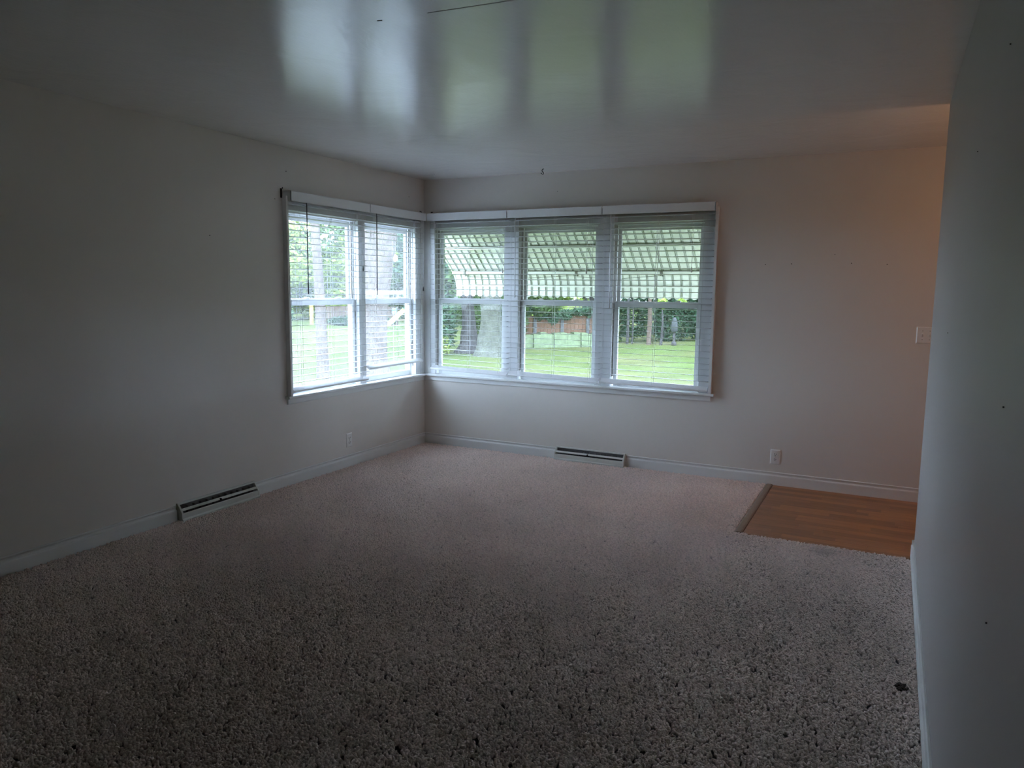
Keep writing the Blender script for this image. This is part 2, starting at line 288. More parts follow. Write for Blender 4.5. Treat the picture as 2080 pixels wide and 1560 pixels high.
# ------------------------------------------------------------------ carpet pile (tufts) and the laminate of the entry
def tuft_mesh():
    me = bpy.data.meshes.new('tuft'); vs = []; fs = []
    n = 5; rings = [(0.0042, 0.0), (0.0062, 0.006), (0.0050, 0.0115)]
    for j, (r, z) in enumerate(rings):
        for k in range(n):
            a = 2*math.pi*k/n + j*0.5; vs.append((r*math.cos(a) + 0.0022*j, r*math.sin(a)*0.8, z))
    vs.append((0.0062, 0.0, 0.0135))
    for j in range(2):
        for k in range(n): fs.append((j*n+k, j*n+(k+1) % n, (j+1)*n+(k+1) % n, (j+1)*n+k))
    for k in range(n): fs.append((2*n+k, 2*n+(k+1) % n, 3*n))
    me.from_pydata(vs, [], fs)
    for p in me.polygons: p.use_smooth = True
    me.materials.append(M['carpet']); return me
def carpet():
    me = bpy.data.meshes.new('carpet_pile')
    X1, Y0, Y1 = 3.132, -5.2, -1.318
    E = 0.015
    me.from_pydata([(E, Y0, FZ), (XP-E, Y0, FZ), (XP-E, Y1, FZ), (E, Y1, FZ), (X1, Y1, FZ), (X1, -E, FZ), (E, -E, FZ)], [], [(0, 1, 2, 4, 3), (3, 4, 5, 6)])
    me.materials.append(M['carpet_base'])
    o = bpy.data.objects.new('carpet_pile', me); C.objects.link(o)
    tag(o, 'beige cut-pile carpet covering the living room floor', 'carpet', kind='stuff')
    ng = bpy.data.node_groups.new('scatter_tufts', 'GeometryNodeTree')
    ng.interface.new_socket('Geometry', in_out='INPUT', socket_type='NodeSocketGeometry'); ng.interface.new_socket('Geometry', in_out='OUTPUT', socket_type='NodeSocketGeometry')
    N = ng.nodes; L = ng.links
    gi = N.new('NodeGroupInput'); go = N.new('NodeGroupOutput'); dp = N.new('GeometryNodeDistributePointsOnFaces'); dp.inputs['Density'].default_value = 17000
    to = bpy.data.objects.new('tuft_source', tuft_mesh())
    ob = N.new('GeometryNodeObjectInfo'); ob.inputs['Object'].default_value = to
    ip = N.new('GeometryNodeInstanceOnPoints'); rv = N.new('FunctionNodeRandomValue'); rv.data_type = 'FLOAT_VECTOR'
    rv.inputs[0].default_value = (-0.4, -0.4, 0); rv.inputs[1].default_value = (0.4, 0.4, 6.283)
    rs = N.new('FunctionNodeRandomValue'); rs.data_type = 'FLOAT'; rs.inputs[2].default_value = 0.75; rs.inputs[3].default_value = 1.2
    jn = N.new('GeometryNodeJoinGeometry')
    L.new(gi.outputs[0], dp.inputs['Mesh']); L.new(dp.outputs['Points'], ip.inputs['Points']); L.new(ob.outputs['Geometry'], ip.inputs['Instance'])
    L.new(rv.outputs[0], ip.inputs['Rotation']); L.new(rs.outputs[1], ip.inputs['Scale']); L.new(ip.outputs[0], jn.inputs[0]); L.new(gi.outputs[0], jn.inputs[0]); L.new(jn.outputs[0], go.inputs[0])
    md = o.modifiers.new('tufts', 'NODES'); md.node_group = ng
carpet()

ef = thing('entry_floor', 'honey-coloured laminate floor of the entry by the partition', 'floor', (3.15, -0.65, FZ), kind='structure')
row, y = 0, -0.013
while y > -1.31:
    y1 = max(y - 0.066, -1.315); x = 3.19 - random.uniform(0, 0.35)
    while x < 6.2:
        x1 = x + random.uniform(0.32, 0.5); a = max(x, 3.186)
        if x1 - a > 0.03: MB().box((a+0.0004, y1+0.0004, FZ), (min(x1, 6.2)-0.0004, y-0.0004, FZ+0.008)).build('plank', M['wood'], ef)
        x = x1
    y = y1; row += 1
MB().box((XP+0.13, -3.5, FZ), (6.2, -1.316, FZ+0.008)).build('plank', M['wood'], ef)
tr = MB(); tr.prism([(3.134, FZ), (3.139, FZ+0.0125), (3.150, FZ+0.0155), (3.174, FZ+0.0155), (3.183, FZ+0.0115), (3.1865, FZ)], -1.312, -0.013, lambda t, p, q: (p, t, q))
struct(tr.build('trim_1', M['strip']), 'brown transition strip between carpet and laminate', 'threshold strip')

# ------------------------------------------------------------------ windows
def window(idx, T, u0, u1, gl, label, locks=2):
    """double-hung vinyl unit in opening u0..u1 (wall coordinates), glass gl=(a,b)"""
    base = T(((u0+u1)/2, 0.06, 0.665)); R = thing('window_%d' % idx, label, 'window', base, kind='structure')
    a, b2 = gl; s0, s1 = a-0.045, b2+0.045; g_ = 0.012
    f = MB(T); f.box((u0, 0.0, 0.665), (s0, 0.12, 2.07)); f.box((s1, 0.0, 0.665), (u1, 0.12, 2.07)); f.box((s0, 0.015, 1.99), (s1, 0.12, 2.07)); f.box((s0, 0.03, 0.643), (s1, 0.12, 0.667))
    f.build('frame', M['vinyl'], R, bevel=0.002)
    tk = MB(T); tk.box((s0, 0.028, 0.745), (s0+0.006, 0.034, 1.99)); tk.box((s1-0.006, 0.028, 0.745), (s1, 0.034, 1.99)); tk.box((s0, 0.002, 0.745), (s0+0.0015, 0.050, 1.99)); tk.box((s0, 0.050, 0.745), (s0+g_, 0.054, 1.99)); tk.box((s1-g_, 0.050, 0.745), (s1, 0.054, 1.99)); tk.box((s0, 0.066, 0.745), (s0+0.012, 0.071, 1.99)); tk.box((s1-0.012, 0.066, 0.745), (s1, 0.071, 1.99))
    tk.build('jamb_track', M['track'], R)
    def sash(nm, d0, d1, z0, z1, gz0, gz1, side):
        m = MB(T); m.box((s0+side+g_, d0, z0), (a, d1, z1)); m.box((b2, d0, z0), (s1-side-g_, d1, z1)); m.box((a, d0, z0), (b2, d1, gz0)); m.box((a, d0, gz1), (b2, d1, z1))
        o = m.build(nm, M['vinyl'], R, bevel=0.0025)
        MB(T).box((a-0.004, (d0+d1)/2-0.002, gz0-0.004), (b2+0.004, (d0+d1)/2+0.002, gz1+0.004)).build('pane', M['glass'], o)
        return o
    sash('upper_sash', 0.074, 0.100, 1.325, 1.988, 1.372, 1.945, 0.002)
    lo = sash('lower_sash', 0.036, 0.064, 0.668, 1.371, 0.712, 1.322, 0.0)
    for q in ((0.27, 0.73) if locks == 2 else (0.5,)):
        u = s0 + (s1-s0)*q
        k = MB(T); k.box((u-0.022, 0.034, 1.371), (u+0.022, 0.062, 1.376)); k.box((u-0.008, 0.036, 1.376), (u+0.008, 0.058, 1.384)); k.box((u-0.006, 0.030, 1.377), (u+0.028, 0.040, 1.383))
        k.build('sash_lock', M['plastic'], lo)
    return R
window(1, TL, -1.785, -0.915, (-1.70, -1.005), 'double-hung window unit on the left wall, nearer the viewer')
window(2, TL, -0.915, -0.060, (-0.83, -0.19), 'double-hung window unit on the left wall, beside the room corner')
window(3, TB, 0.067, 0.9125, (0.165, 0.800), 'double-hung window unit on the far wall, beside the room corner')
window(4, TB, 0.9125, 1.7775, (1.027, 1.662), 'middle double-hung window unit of the far wall')
window(5, TB, 1.7775, 2.668, (1.890, 2.535), 'double-hung window unit at the right end of the far wall window')

# window trim: shadow-box sides, mullion covers, stool and apron, corner post
t = MB(); t.box((2.668, -0.040, 0.665), (2.690, 0.0, 2.10)); t.box((2.668, 0.0, 0.643), (2.672, 0.1, 2.07))
struct(t.build('trim_2', M['trim'], bevel=0.002), 'thin white casing board at the right end of the far window', 'casing')
t = MB(); t.box((0.0, -1.807, 0.665), (0.040, -1.785, 2.10))
struct(t.build('trim_3', M['trim'], bevel=0.002), 'thin white casing board at the left end of the left window', 'casing')
t = MB(); t.box((0.0, -0.0665, 0.665), (0.006, 0.0, 2.07)); t.box((0.0, -0.006, 0.665), (0.068, 0.0, 2.07))
struct(t.build('trim_4', M['trim']), 'white corner post trim where the two windows meet', 'corner post')
t = MB()
t.prism([(0.03, 0.645), (-0.040, 0.645), (-0.044, 0.650), (-0.044, 0.660), (-0.040, 0.665), (0.03, 0.665)], 0.0, 2.712, lambda q, p, z: (q, p, z))
struct(t.build('trim_5', M['trim']), 'white window stool along the far window', 'window sill')
t = MB(); t.prism([(-0.03, 0.645), (0.040, 0.645), (0.044, 0.650), (0.044, 0.660), (0.040, 0.665), (-0.03, 0.665)], -1.828, 0.0, lambda q, p, z: (p, q, z))
struct(t.build('trim_6', M['trim']), 'white window stool along the left window', 'window sill')
t = MB(); t.prism([(0, 0.602), (-0.012, 0.602), (-0.015, 0.607), (-0.015, 0.645), (0, 0.645)], 0.0, 2.682, lambda q, p, z: (q, p, z))
struct(t.build('trim_7', M['trim']), 'white apron board under the far window stool', 'apron')
t = MB(); t.prism([(0, 0.602), (0.012, 0.602), (0.015, 0.607), (0.015, 0.645), (0, 0.645)], -1.812, 0.0, lambda q, p, z: (p, q, z))
struct(t.build('trim_8', M['trim']), 'white apron board under the left window stool', 'apron')

# ------------------------------------------------------------------ blinds
def slat_prof(w=0.050, th=0.0028, cam_=0.0005, n=4):
    top = [(-w/2 + w*i/n, cam_*(1-(2*i/n-1)**2) + th/2) for i in range(n+1)]
    bot = [(p, q-th) for p, q in top[::-1]]
    return top + bot
def rot(p, q, a): return (p*math.cos(a)-q*math.sin(a), p*math.sin(a)+q*math.cos(a))
def blind(T, u0, u1, v0, v1, label, zend0, zend1, wand_u, wand_m, wand_z, tassel, tilt=0.0, n_slats=29, railtilt=0.6, ret=None, mid_cord=None):
    """u0..u1 slat span, v0..v1 valance span; d<0 is into the room"""
    base = T(((u0+u1)/2, -0.03, 2.135)); R = thing('window_blind', label, 'blind', base, 'white slatted blinds in the corner window')
    v = MB(T); v.box((v0+0.0048, -0.0735, 2.066), (v1-0.0048, -0.0655, 2.134))
    v.prism([(-0.0735, 2.127), (-0.076, 2.129), (-0.076, 2.133), (-0.0735, 2.135)], v0+0.0048, v1-0.0048, lambda t, p, z: (t, p, z))
    if ret == 'hi': v.box((v1-0.0115, -0.0735, 2.066), (v1-0.0048, -0.001, 2.134))
    if ret == 'lo': v.box((v0+0.0048, -0.0735, 2.066), (v0+0.0115, -0.001, 2.134))
    v.build('valance', M['slat'], R, bevel=0.0012)
    MB(T).box((u0, -0.058, 2.078), (u1, -0.004, 2.118)).build('headrail', M['track'], R)  # grey colour deepens the shadow gap under the valance
    zt = 2.048; zb0 = (zend0+zend1)/2
    dc = -0.024; step = 0.0459; n = n_slats
    prof = slat_prof()
    for i in range(n):
        z = zt - i*step
        k = max(0.0, (i-(n-7))/7.0)                      # the lowest slats follow the sloping bottom rail
        a = tilt + random.uniform(-0.02, 0.02); e = random.uniform(-0.0012, 0.0012)
        sl = (zend1-zend0)*k
        s = MB(T); pr = [rot(p, q, a) for p, q in prof]; m = len(pr)
        vs = [(u0+0.002, dc+p, z+q - sl/2 - e) for p, q in pr] + [(u1-0.002, dc+p, z+q + sl/2 + e) for p, q in pr]
        s.add(vs, [tuple(range(m))[::-1], tuple(range(m, 2*m))] + [(j, (j+1) % m, (j+1) % m + m, j+m) for j in range(m)])
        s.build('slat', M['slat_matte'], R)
    # bottom rail: trapezoid bar, tipped towards the room
    pr = [(-0.025, -0.004), (-0.022, -0.009), (0.022, -0.009), (0.025, -0.004), (0.025, 0.004), (0.019, 0.009), (-0.019, 0.009), (-0.025, 0.004)]
    pr = [rot(p, q, railtilt) for p, q in pr]; m = len(pr); rb = MB(T)
    rb.add([(u0+0.002, dc+p, zend0+q) for p, q in pr] + [(u1-0.002, dc+p, zend1+q) for p, q in pr], [tuple(range(m))[::-1], tuple(range(m, 2*m))] + [(j, (j+1) % m, (j+1) % m + m, j+m) for j in range(m)])
    rb.build('bottom_rail', M['slat'], R)
    L = u1-u0
    for q in (0.11, 0.5, 0.89):
        u = u0+L*q; ze = zend0+(zend1-zend0)*q
        c = MB(T)
        for d in (dc-0.0265, dc+0.0265): c.tube([(u, d, 2.08), (u+0.001, d, ze)], 0.0011, 4, False)
        c.tube([(u+0.008, dc, 2.08), (u+0.008, dc, ze)], 0.0011, 4, False)
        c.build('ladder_cord', M['cord'], R)
    w_ = MB(T); w_.tube([(wand_u, -0.060, 2.075), (wand_u+0.002, -0.062, 2.045), (wand_u+0.004, -0.058, wand_z+0.10), (wand_u+0.005, -0.057, wand_z)], [0.0025, 0.0042, 0.0042, 0.0048], 6)
    w_.build('tilt_wand', wand_m, R, smooth=True)
    if tassel:
        tu, tz = tassel; lc = MB(T)
        for e in (-0.006, 0.006): lc.tube([(tu+e*1.5, -0.056, 2.08), (tu+e, -0.058, (2.08+tz)/2), (tu, -0.058, tz+0.03)], 0.0012, 4, False)
        o = lc.build('lift_cord', M['cord'], R)
        tt = MB(T); tt.tube([(tu, -0.058, tz+0.035), (tu, -0.058, tz+0.022), (tu, -0.058, tz), (tu, -0.058, tz-0.006)], [0.002, 0.0045, 0.007, 0.0055], 8)
        tt.build('tassel', M['wand_dark'] if wand_m is M['wand_dark'] else M['track'], o, smooth=True)
    return R
blind(TL, -1.782, -0.900, -1.800, -0.892, 'blind on the left wall nearer the viewer, dark tilt wand, fully lowered', 0.706, 0.711, -1.625, M['wand_dark'], 1.41, (-0.975, 1.60), tilt=-0.05, ret='lo', n_slats=29)
blind(TL, -0.884, -0.088, -0.892, -0.074, 'blind on the left wall beside the corner, dark wand, bottom rail hanging higher', 0.795, 0.799, -0.795, M['wand_dark'], 1.40, (-0.10, 1.44), tilt=-0.01, n_slats=27, railtilt=0.55)
blind(TB, 0.092, 0.898, 0.074, 0.8965, 'blind on the far wall beside the corner, bottom rail sloping down to the right', 0.728, 0.710, 0.150, M['wand_white'], 1.40, (0.855, 1.605), tilt=-0.06)
blind(TB, 0.906, 1.760, 0.8965, 1.765, 'middle blind of the far wall between the two valance joints', 0.722, 0.706, 0.972, M['wand_white'], 1.39, (1.635, 1.60), tilt=-0.06, railtilt=0.75)
blind(TB, 1.772, 2.664, 1.765, 2.677, 'right-hand blind of the far wall with its long centre cords', 0.712, 0.697, 1.838, M['wand_white'], 1.31, (2.505, 1.61), tilt=-0.06, ret='hi', railtilt=0.75)
# long centre pull cords of the right-hand blind
rb = [o for o in bpy.data.objects if o.name.startswith('window_blind')][-1]
c = MB(TB)
for e in (0.0, 0.020): c.tube([(2.232+e, -0.060, 2.08), (2.216+e*0.8, -0.062, 1.40), (2.203+e*0.7, -0.060, 1.04)], 0.0019, 5, False)
c.build('pull_cord', M['cord'], rb)

# ------------------------------------------------------------------ floor registers
def register(T, u0, u1, label):
    base = T(((u0+u1)/2, -0.03, FZ)); R = thing('floor_register', label, 'register', base, 'baseboard heating registers')
    prof = [(0, FZ), (-0.062, FZ), (-0.062, 0.008), (-0.053, 0.016), (-0.053, 0.048), (-0.047, 0.058), (-0.013, 0.108), (0, 0.108)]
    for a, b_ in ((u0, u0+0.012), (u1-0.012, u1)):
        MB(T).prism(prof, a, b_, lambda t, p, z: (t, p, z)).build('end_cap', M['register'], R)
    a, b_ = u0+0.012, u1-0.012
    m = MB(T); m.prism([(-0.052, 0.016), (-0.052, 0.044), (-0.050, 0.049), (-0.046, 0.049), (-0.046, 0.016)], a, b_, lambda t, p, z: (t, p, z))
    m.prism([(-0.044, FZ), (-0.0620, FZ), (-0.0620, 0.008), (-0.052, 0.016), (-0.044, 0.016)], a, b_, lambda t, p, z: (t, p, z)); m.build('front_panel', M['register'], R)
    m = MB(T); m.prism([(0, 0.100), (0, 0.108), (-0.013, 0.108), (-0.019, 0.099), (-0.014, 0.099)], a, b_, lambda t, p, z: (t, p, z)); m.build('top_lip', M['register'], R)
    m = MB(T); m.prism([(-0.0430, 0.0620), (-0.0335, 0.0755), (-0.0315, 0.0735), (-0.0410, 0.0600)], a, b_, lambda t, p, z: (t, p, z)); m.build('louver', M['register'], R)
    MB(T).box((a, -0.008, FZ), (b_, -0.002, 0.100)).build('back_plate', M['duct'], R)
    MB(T).box((a, -0.044, 0.010), (b_, -0.008, 0.016)).build('damper', M['dark'], R)
    u = (u0+u1)/2 - 0.01
    k = MB(T); k.box((u-0.004, -0.050, 0.060), (u+0.004, -0.038, 0.072)); k.build('damper_lever', M['dark'], R)
    for q in range(1, 12):
        u = a + (b_-a)*q/12
        MB(T).box((u-0.0008, -0.032, 0.016), (u+0.0008, -0.010, 0.086)).build('fin', M['duct'], R)
register(TL, -2.795, -2.155, 'white floor register at the foot of the left wall')
register(TB, 1.374, 2.003, 'white floor register at the foot of the far wall under the window')

# ------------------------------------------------------------------ outlets and switch
def disk(m, u, d, z, r, n=14, dd=0.002, sq=1.0):
    m.prism([(r*math.cos(2*math.pi*k/n), r*sq*math.sin(2*math.pi*k/n)) for k in range(n)], d, d-dd, lambda t, p, q: (u+p, t, z+q))
def plate(m, u, z, w, h):
    n = 0.006
    m.add([(u-w/2, 0, z-h/2), (u+w/2, 0, z-h/2), (u+w/2, 0, z+h/2), (u-w/2, 0, z+h/2), (u-w/2+n, -0.007, z-h/2+n), (u+w/2-n, -0.007, z-h/2+n), (u+w/2-n, -0.007, z+h/2-n), (u-w/2+n, -0.007, z+h/2-n)],
          [(0,1,2,3), (4,7,6,5), (0,4,5,1), (1,5,6,2), (2,6,7,3), (3,7,4,0)])
def outlet(T, u, z, label):
    R = thing('wall_outlet', label, 'outlet', T((u, 0, z)), 'duplex wall outlets')
    m = MB(T); plate(m, u, z, 0.074, 0.116); m.build('cover_plate', M['plastic'], R)
    for dz in (0.0195, -0.0195):
        m = MB(T); disk(m, u, -0.006, z+dz, 0.0165, 16, 0.003, 0.85); o = m.build('socket', M['plastic'], R)
        m = MB(T); m.box((u-0.0078, -0.0098, z+dz-0.001), (u-0.0048, -0.0088, z+dz+0.0085)); m.box((u+0.0048, -0.0098, z+dz-0.001), (u+0.0078, -0.0098+0.001, z+dz+0.007)); disk(m, u, -0.0088, z+dz-0.008, 0.0030, 8, 0.001)
        m.build('slot', M['dark'], o)
    m = MB(T); disk(m, u, -0.0065, z, 0.003, 8, 0.0015); m.build('screw', M['brass'], R)
outlet(TL, -1.118, 0.216, 'duplex outlet low on the left wall below the corner window')
outlet(TB, 3.189, 0.214, 'duplex outlet low on the far wall left of the laminate entry')
R = thing('light_switch', 'double toggle switch on the far wall partly hidden by the partition', 'light switch', (4.128, 0, 1.176))
m = MB(TB); plate(m, 4.128, 1.176, 0.117, 0.117); m.build('cover_plate', M['plastic'], R)
for q in (4.108, 4.152):
    m = MB(TB); m.add([(q-0.005, -0.006, 1.164), (q+0.005, -0.006, 1.164), (q+0.005, -0.006, 1.188), (q-0.005, -0.006, 1.188), (q-0.004, -0.020, 1.184), (q+0.004, -0.020, 1.184), (q+0.004, -0.018, 1.190), (q-0.004, -0.018, 1.190)],
                      [(0,3,2,1), (4,5,6,7), (0,1,5,4), (1,2,6,5), (2,3,7,6), (3,0,4,7)]); m.build('toggle', M['plastic'], R)
    for dz in (-0.030, 0.030):
        m = MB(TB); disk(m, q, -0.0068, 1.176+dz, 0.0028, 8, 0.0012); m.build('screw', M['brass'], R)

# ------------------------------------------------------------------ hooks, nails, lint
k = MB()
SP = [(2.0, 0.0), (1.6, -0.4), (0.2, -1.0), (-1.4, -2.2), (-1.9, -3.8), (-1.0, -5.4), (0.6, -6.8), (1.6, -8.2), (1.7, -9.6), (0.9, -10.6), (-0.6, -10.6), (-2.4, -9.6), (-4.0, -8.2)]
k.tube([(1.285 + 0.892*p*0.0039, -0.185 + 0.452*p*0.0039, H + 0.001 + q*0.0042) for p, q in SP], 0.0036, 6)
tag(k.build('ceiling_hook', M['iron'], smooth=True), 'small dark S-shaped hook screwed into the ceiling above the middle blind', 'hook')
k = MB(); k.tube([(0.300, -0.295, H), (0.300, -0.295, H-0.012), (0.307, -0.300, H-0.020), (0.313, -0.303, H-0.017), (0.314, -0.304, H-0.010)], 0.0024, 6)
tag(k.build('ceiling_hook', M['cord'], smooth=True), 'tiny pale cup hook in the ceiling close to the room corner', 'hook')
def nail(axis, u, z, label, r=0.0036, dark=True):
    m = MB(TL if axis == 'L' else TB); 
    if axis == 'R': m = MB(lambda p: (XP + p[1], p[0], p[2]))
    e = 0.0012 if axis == 'R' else 0.005
    m.tube([(u, 0.004, z), (u, -e, z)], 0.0016, 6); m.tube([(u, -e, z), (u, -e-0.0016, z)], r, 8)
    tag(m.build('nail', M['iron']), label, 'nail', 'nails left in the walls')
for x, z, l in ((3.043, 1.665, 'leftmost of the four nails in a row on the far wall'), (3.227, 1.668, 'second nail from the left in the row on the far wall'),
                (3.630, 1.670, 'third nail from the left in the row on the far wall'), (3.857, 1.662, 'rightmost of the four nails in a row on the far wall')):
    nail('B', x, z, l)
nail('B', 3.517, 1.733, 'faint nail just above the row of four on the far wall', 0.0028)
nail('B', 1.341, 2.278, 'small nail on the far wall just above the middle blind', 0.0028)
nail('L', -2.455, 1.780, 'lone nail on the bare left wall at eye height', 0.0030)
nail('L', -1.763, 2.274, 'small nail high on the left wall above the window end', 0.0030)
nail('L', -1.880, 2.070, 'small nail on the left wall beside the end of the valance', 0.0028)
nail('L', -0.244, 2.266, 'small nail on the left wall above the blind by the corner', 0.0026)
for y, z, l in ((-2.631, 1.316, 'dark nail on the partition wall at chest height'), (-3.882, 2.004, 'nail high up near the top right corner of the partition wall'),
                (-3.271, 1.876, 'nail on the partition wall below the ceiling'), (-4.349, 0.87, 'low nail on the partition wall at the right edge'), (-4.306, 1.261, 'nail on the partition wall at the right edge, at waist height')):
    nail('R', y, z, l, 0.0017)
m = MB(); m.box((0.0, -1.822, 2.085), (0.004, -1.806, 2.150)); m.tube([(0.004, -1.814, 2.145), (0.014, -1.814, 2.148), (0.016, -1.814, 2.158)], 0.004, 6)
tag(m.build('curtain_bracket', M['iron']), 'small dark bracket at the outer end of the left valance', 'bracket')
m = MB(); m.tube([(0.072, -0.150, 2.134), (0.070, -0.150, 2.143), (0.060, -0.160, 2.144)], 0.0045, 6)
tag(m.build('curtain_bracket', M['iron']), 'dark bracket tip on top of the left valance by the corner', 'bracket')
m = MB(); m.tube([(0.125, -0.072, 2.134), (0.125, -0.070, 2.142), (0.135, -0.060, 2.143)], 0.0045, 6)
tag(m.build('curtain_bracket', M['iron']), 'dark bracket tip on top of the far valance by the corner', 'bracket')
m = MB()
for i in range(34):
    a = random.uniform(0, 6.28); r = 0.020*random.random()**0.5; x, y = 4.036+r*math.cos(a), -2.885+r*math.sin(a)*1.5
    b_ = random.uniform(0, 6.28); m.tube([(x, y, -0.002), (x+0.005*math.cos(b_), y+0.005*math.sin(b_), 0.005), (x+0.010*math.cos(b_+.6), y+0.010*math.sin(b_+.6), 0.003)], [0.003, 0.004, 0.002], 5)
tag(m.build('lint_clump', M['lint'], smooth=True), 'dark clump of lint on the carpet beside the partition baseboard', 'lint')

# ------------------------------------------------------------------ outdoors: awning over the far window
AX0, AX1 = -0.242, 3.14
AP = [(0.152, 2.291), (0.40, 2.082), (0.66, 1.863), (0.885, 1.672), (0.930, 1.632), (0.962, 1.590), (0.985, 1.540), (0.997, 1.490), (1.0, 1.440), (1.0, 1.400)]
A = thing('awning', 'ribbed cream awning over the far window, scalloped lower edge', 'awning', (1.45, 0.15, 2.3))
def strip(x0, x1, off, th, m_, nm, scal=True, n=4):
    vs = []; fs = []
    for i, (y, z) in enumerate(AP):
        j0, j1 = max(i-1, 0), min(i+1, len(AP)-1); ty, tz = AP[j1][0]-AP[j0][0], AP[j1][1]-AP[j0][1]; l = math.hypot(ty, tz); ny, nz = -tz/l, ty/l
        if ny < 0: ny, nz = -ny, -nz                     # outward normal of the shell
        for s in (off, off+th):
            for k in range(n+1):
                zz = z + nz*s - (0.020*(1-(2*k/n-1)**2) if (i == len(AP)-1 and scal) else 0)
                vs.append((x0+(x1-x0)*k/n, y+ny*s, zz))
    R_ = 2*(n+1)
    for i in range(len(AP)-1):
        for k in range(n):
            fs.append((i*R_+k, i*R_+k+1, (i+1)*R_+k+1, (i+1)*R_+k)); fs.append((i*R_+n+1+k, (i+1)*R_+n+1+k, (i+1)*R_+n+2+k, i*R_+n+2+k))
        fs.append((i*R_, (i+1)*R_, (i+1)*R_+n+1, i*R_+n+1)); fs.append((i*R_+n, i*R_+2*n+1, (i+1)*R_+2*n+1, (i+1)*R_+n))
    e = (len(AP)-1)*R_
    for k in range(n): fs.append((e+k, e+k+1, e+n+2+k, e+n+1+k)); fs.append((k, n+1+k, n+2+k, k+1))
    return MB().add(vs, fs).build(nm, m_, A)
pw = 0.0805; n_p = int((AX1-AX0)/pw)
for i in range(n_p):
    x = AX0 + i*pw
    strip(x, x+pw-0.013, 0.0, 0.002, M['awning'], 'panel')
    strip(x+pw-0.0165, x+pw+0.0035, 0.008, 0.002, M['awning'], 'cover_strip', False)
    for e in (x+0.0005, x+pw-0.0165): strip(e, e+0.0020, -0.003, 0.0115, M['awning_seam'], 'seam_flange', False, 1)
    # dark flange colour stands in for the gap shade at each seam
for (y, z) in ((0.640, 1.872), (0.905, 1.640)):
    m = MB(); m.box((AX0, y-0.010, z-0.026), (AX1, y+0.010, z-0.012)); m.box((AX0, y-0.012, z-0.028), (AX1, y-0.009, z-0.004)); m.build('support_rail', M['awning'], A, bevel=0.001)
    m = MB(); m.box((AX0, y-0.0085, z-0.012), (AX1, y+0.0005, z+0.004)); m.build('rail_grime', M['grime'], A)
m = MB(); m.box((AX0, 0.974, 1.484), (AX1, 0.995, 1.500)); m.build('support_rail', M['awning'], A, bevel=0.001)
m = MB(); m.box((AX0-0.006, 0.15, 2.27), (AX1+0.006, 0.163, 2.32)); m.build('wall_rail', M['awning'], A)
for x in (AX0-0.010, AX1):
    m = MB(); m.prism([(y, z-0.022) for y, z in AP] + [(y+0.006, z+0.006) for y, z in AP[::-1]], x, x+0.010, lambda t, p, q: (t, p, q)); m.build('end_trim', M['awning'], A)
for x in (-0.09, 1.16, 2.00, 2.90):
    m = MB(); m.box((x-0.012, 0.885, 1.600), (x+0.012, 0.915, 1.640)); m.box((x+0.004, 0.89, 1.590), (x+0.018, 0.905, 1.612)); m.build('bracket', M['grime'], A)
m = MB()
for x0, x1 in ((-0.09, 1.16), (1.16, 2.00)): m.tube([(x0, 0.89, 1.585), ((x0+x1)/2, 0.88, 1.566), (x1, 0.89, 1.598)], 0.002, 4, False)
m.build('tie_wire', M['grime'], A)

# ------------------------------------------------------------------ outdoors: lawn, plants, fences
GZ = -0.6
o = MB().add([(-120, -60, GZ), (60, -60, GZ), (60, 120, GZ), (-120, 120, GZ)], [(0, 1, 2, 3)]).build('lawn', M['lawn']); struct(o, 'mown lawn of the yard outside with faint mowing stripes', 'lawn')

def leaves(parent, blobs, n, size, m_, name='foliage', flat=0.0):
    """n leaf quads scattered through ellipsoid blobs [(centre, radii, weight)] as one stuff part"""
    wts = np.array([b_[2] for b_ in blobs], float); wts /= wts.sum(); idx = rng.choice(len(blobs), n, p=wts)
    cen = np.array([b_[0] for b_ in blobs], float)[idx]; rad = np.array([b_[1] for b_ in blobs], float)[idx]
    d = rng.normal(size=(n, 3)); d /= np.linalg.norm(d, axis=1)[:, None]; r = rng.uniform(0.35, 1.0, n)**0.5
    r *= 1 + 0.18*np.sin(d[:, 0]*7 + idx) * np.cos(d[:, 2]*6)
    p = cen + d*rad*r[:, None]; p[:, 2] = np.maximum(p[:, 2], GZ+0.02)
    a = rng.normal(size=(n, 3)); a[:, 2] *= 0.6; a /= np.linalg.norm(a, axis=1)[:, None]
    b_ = np.cross(a, rng.normal(size=(n, 3))); b_ /= np.linalg.norm(b_, axis=1)[:, None]
    s = size*rng.uniform(0.6, 1.35, n)[:, None]; a *= s; b_ *= s*0.55
    off = np.array(parent['_base'])
    V = np.stack([p-a, p-b_*0.9+a*0.05, p+a, p+b_], 1).reshape(-1, 3) - off
    me = bpy.data.meshes.new(name); F = n
    me.vertices.add(4*F); me.vertices.foreach_set('co', V.astype(np.float32).ravel()); me.loops.add(4*F); me.loops.foreach_set('vertex_index', np.arange(4*F, dtype=np.int32))
    me.polygons.add(F); me.polygons.foreach_set('loop_start', np.arange(0, 4*F, 4, dtype=np.int32)); me.update(calc_edges=True); me.materials.append(m_)
    o = bpy.data.objects.new(name, me); C.objects.link(o); o.parent = parent; o['kind'] = 'stuff'; return o
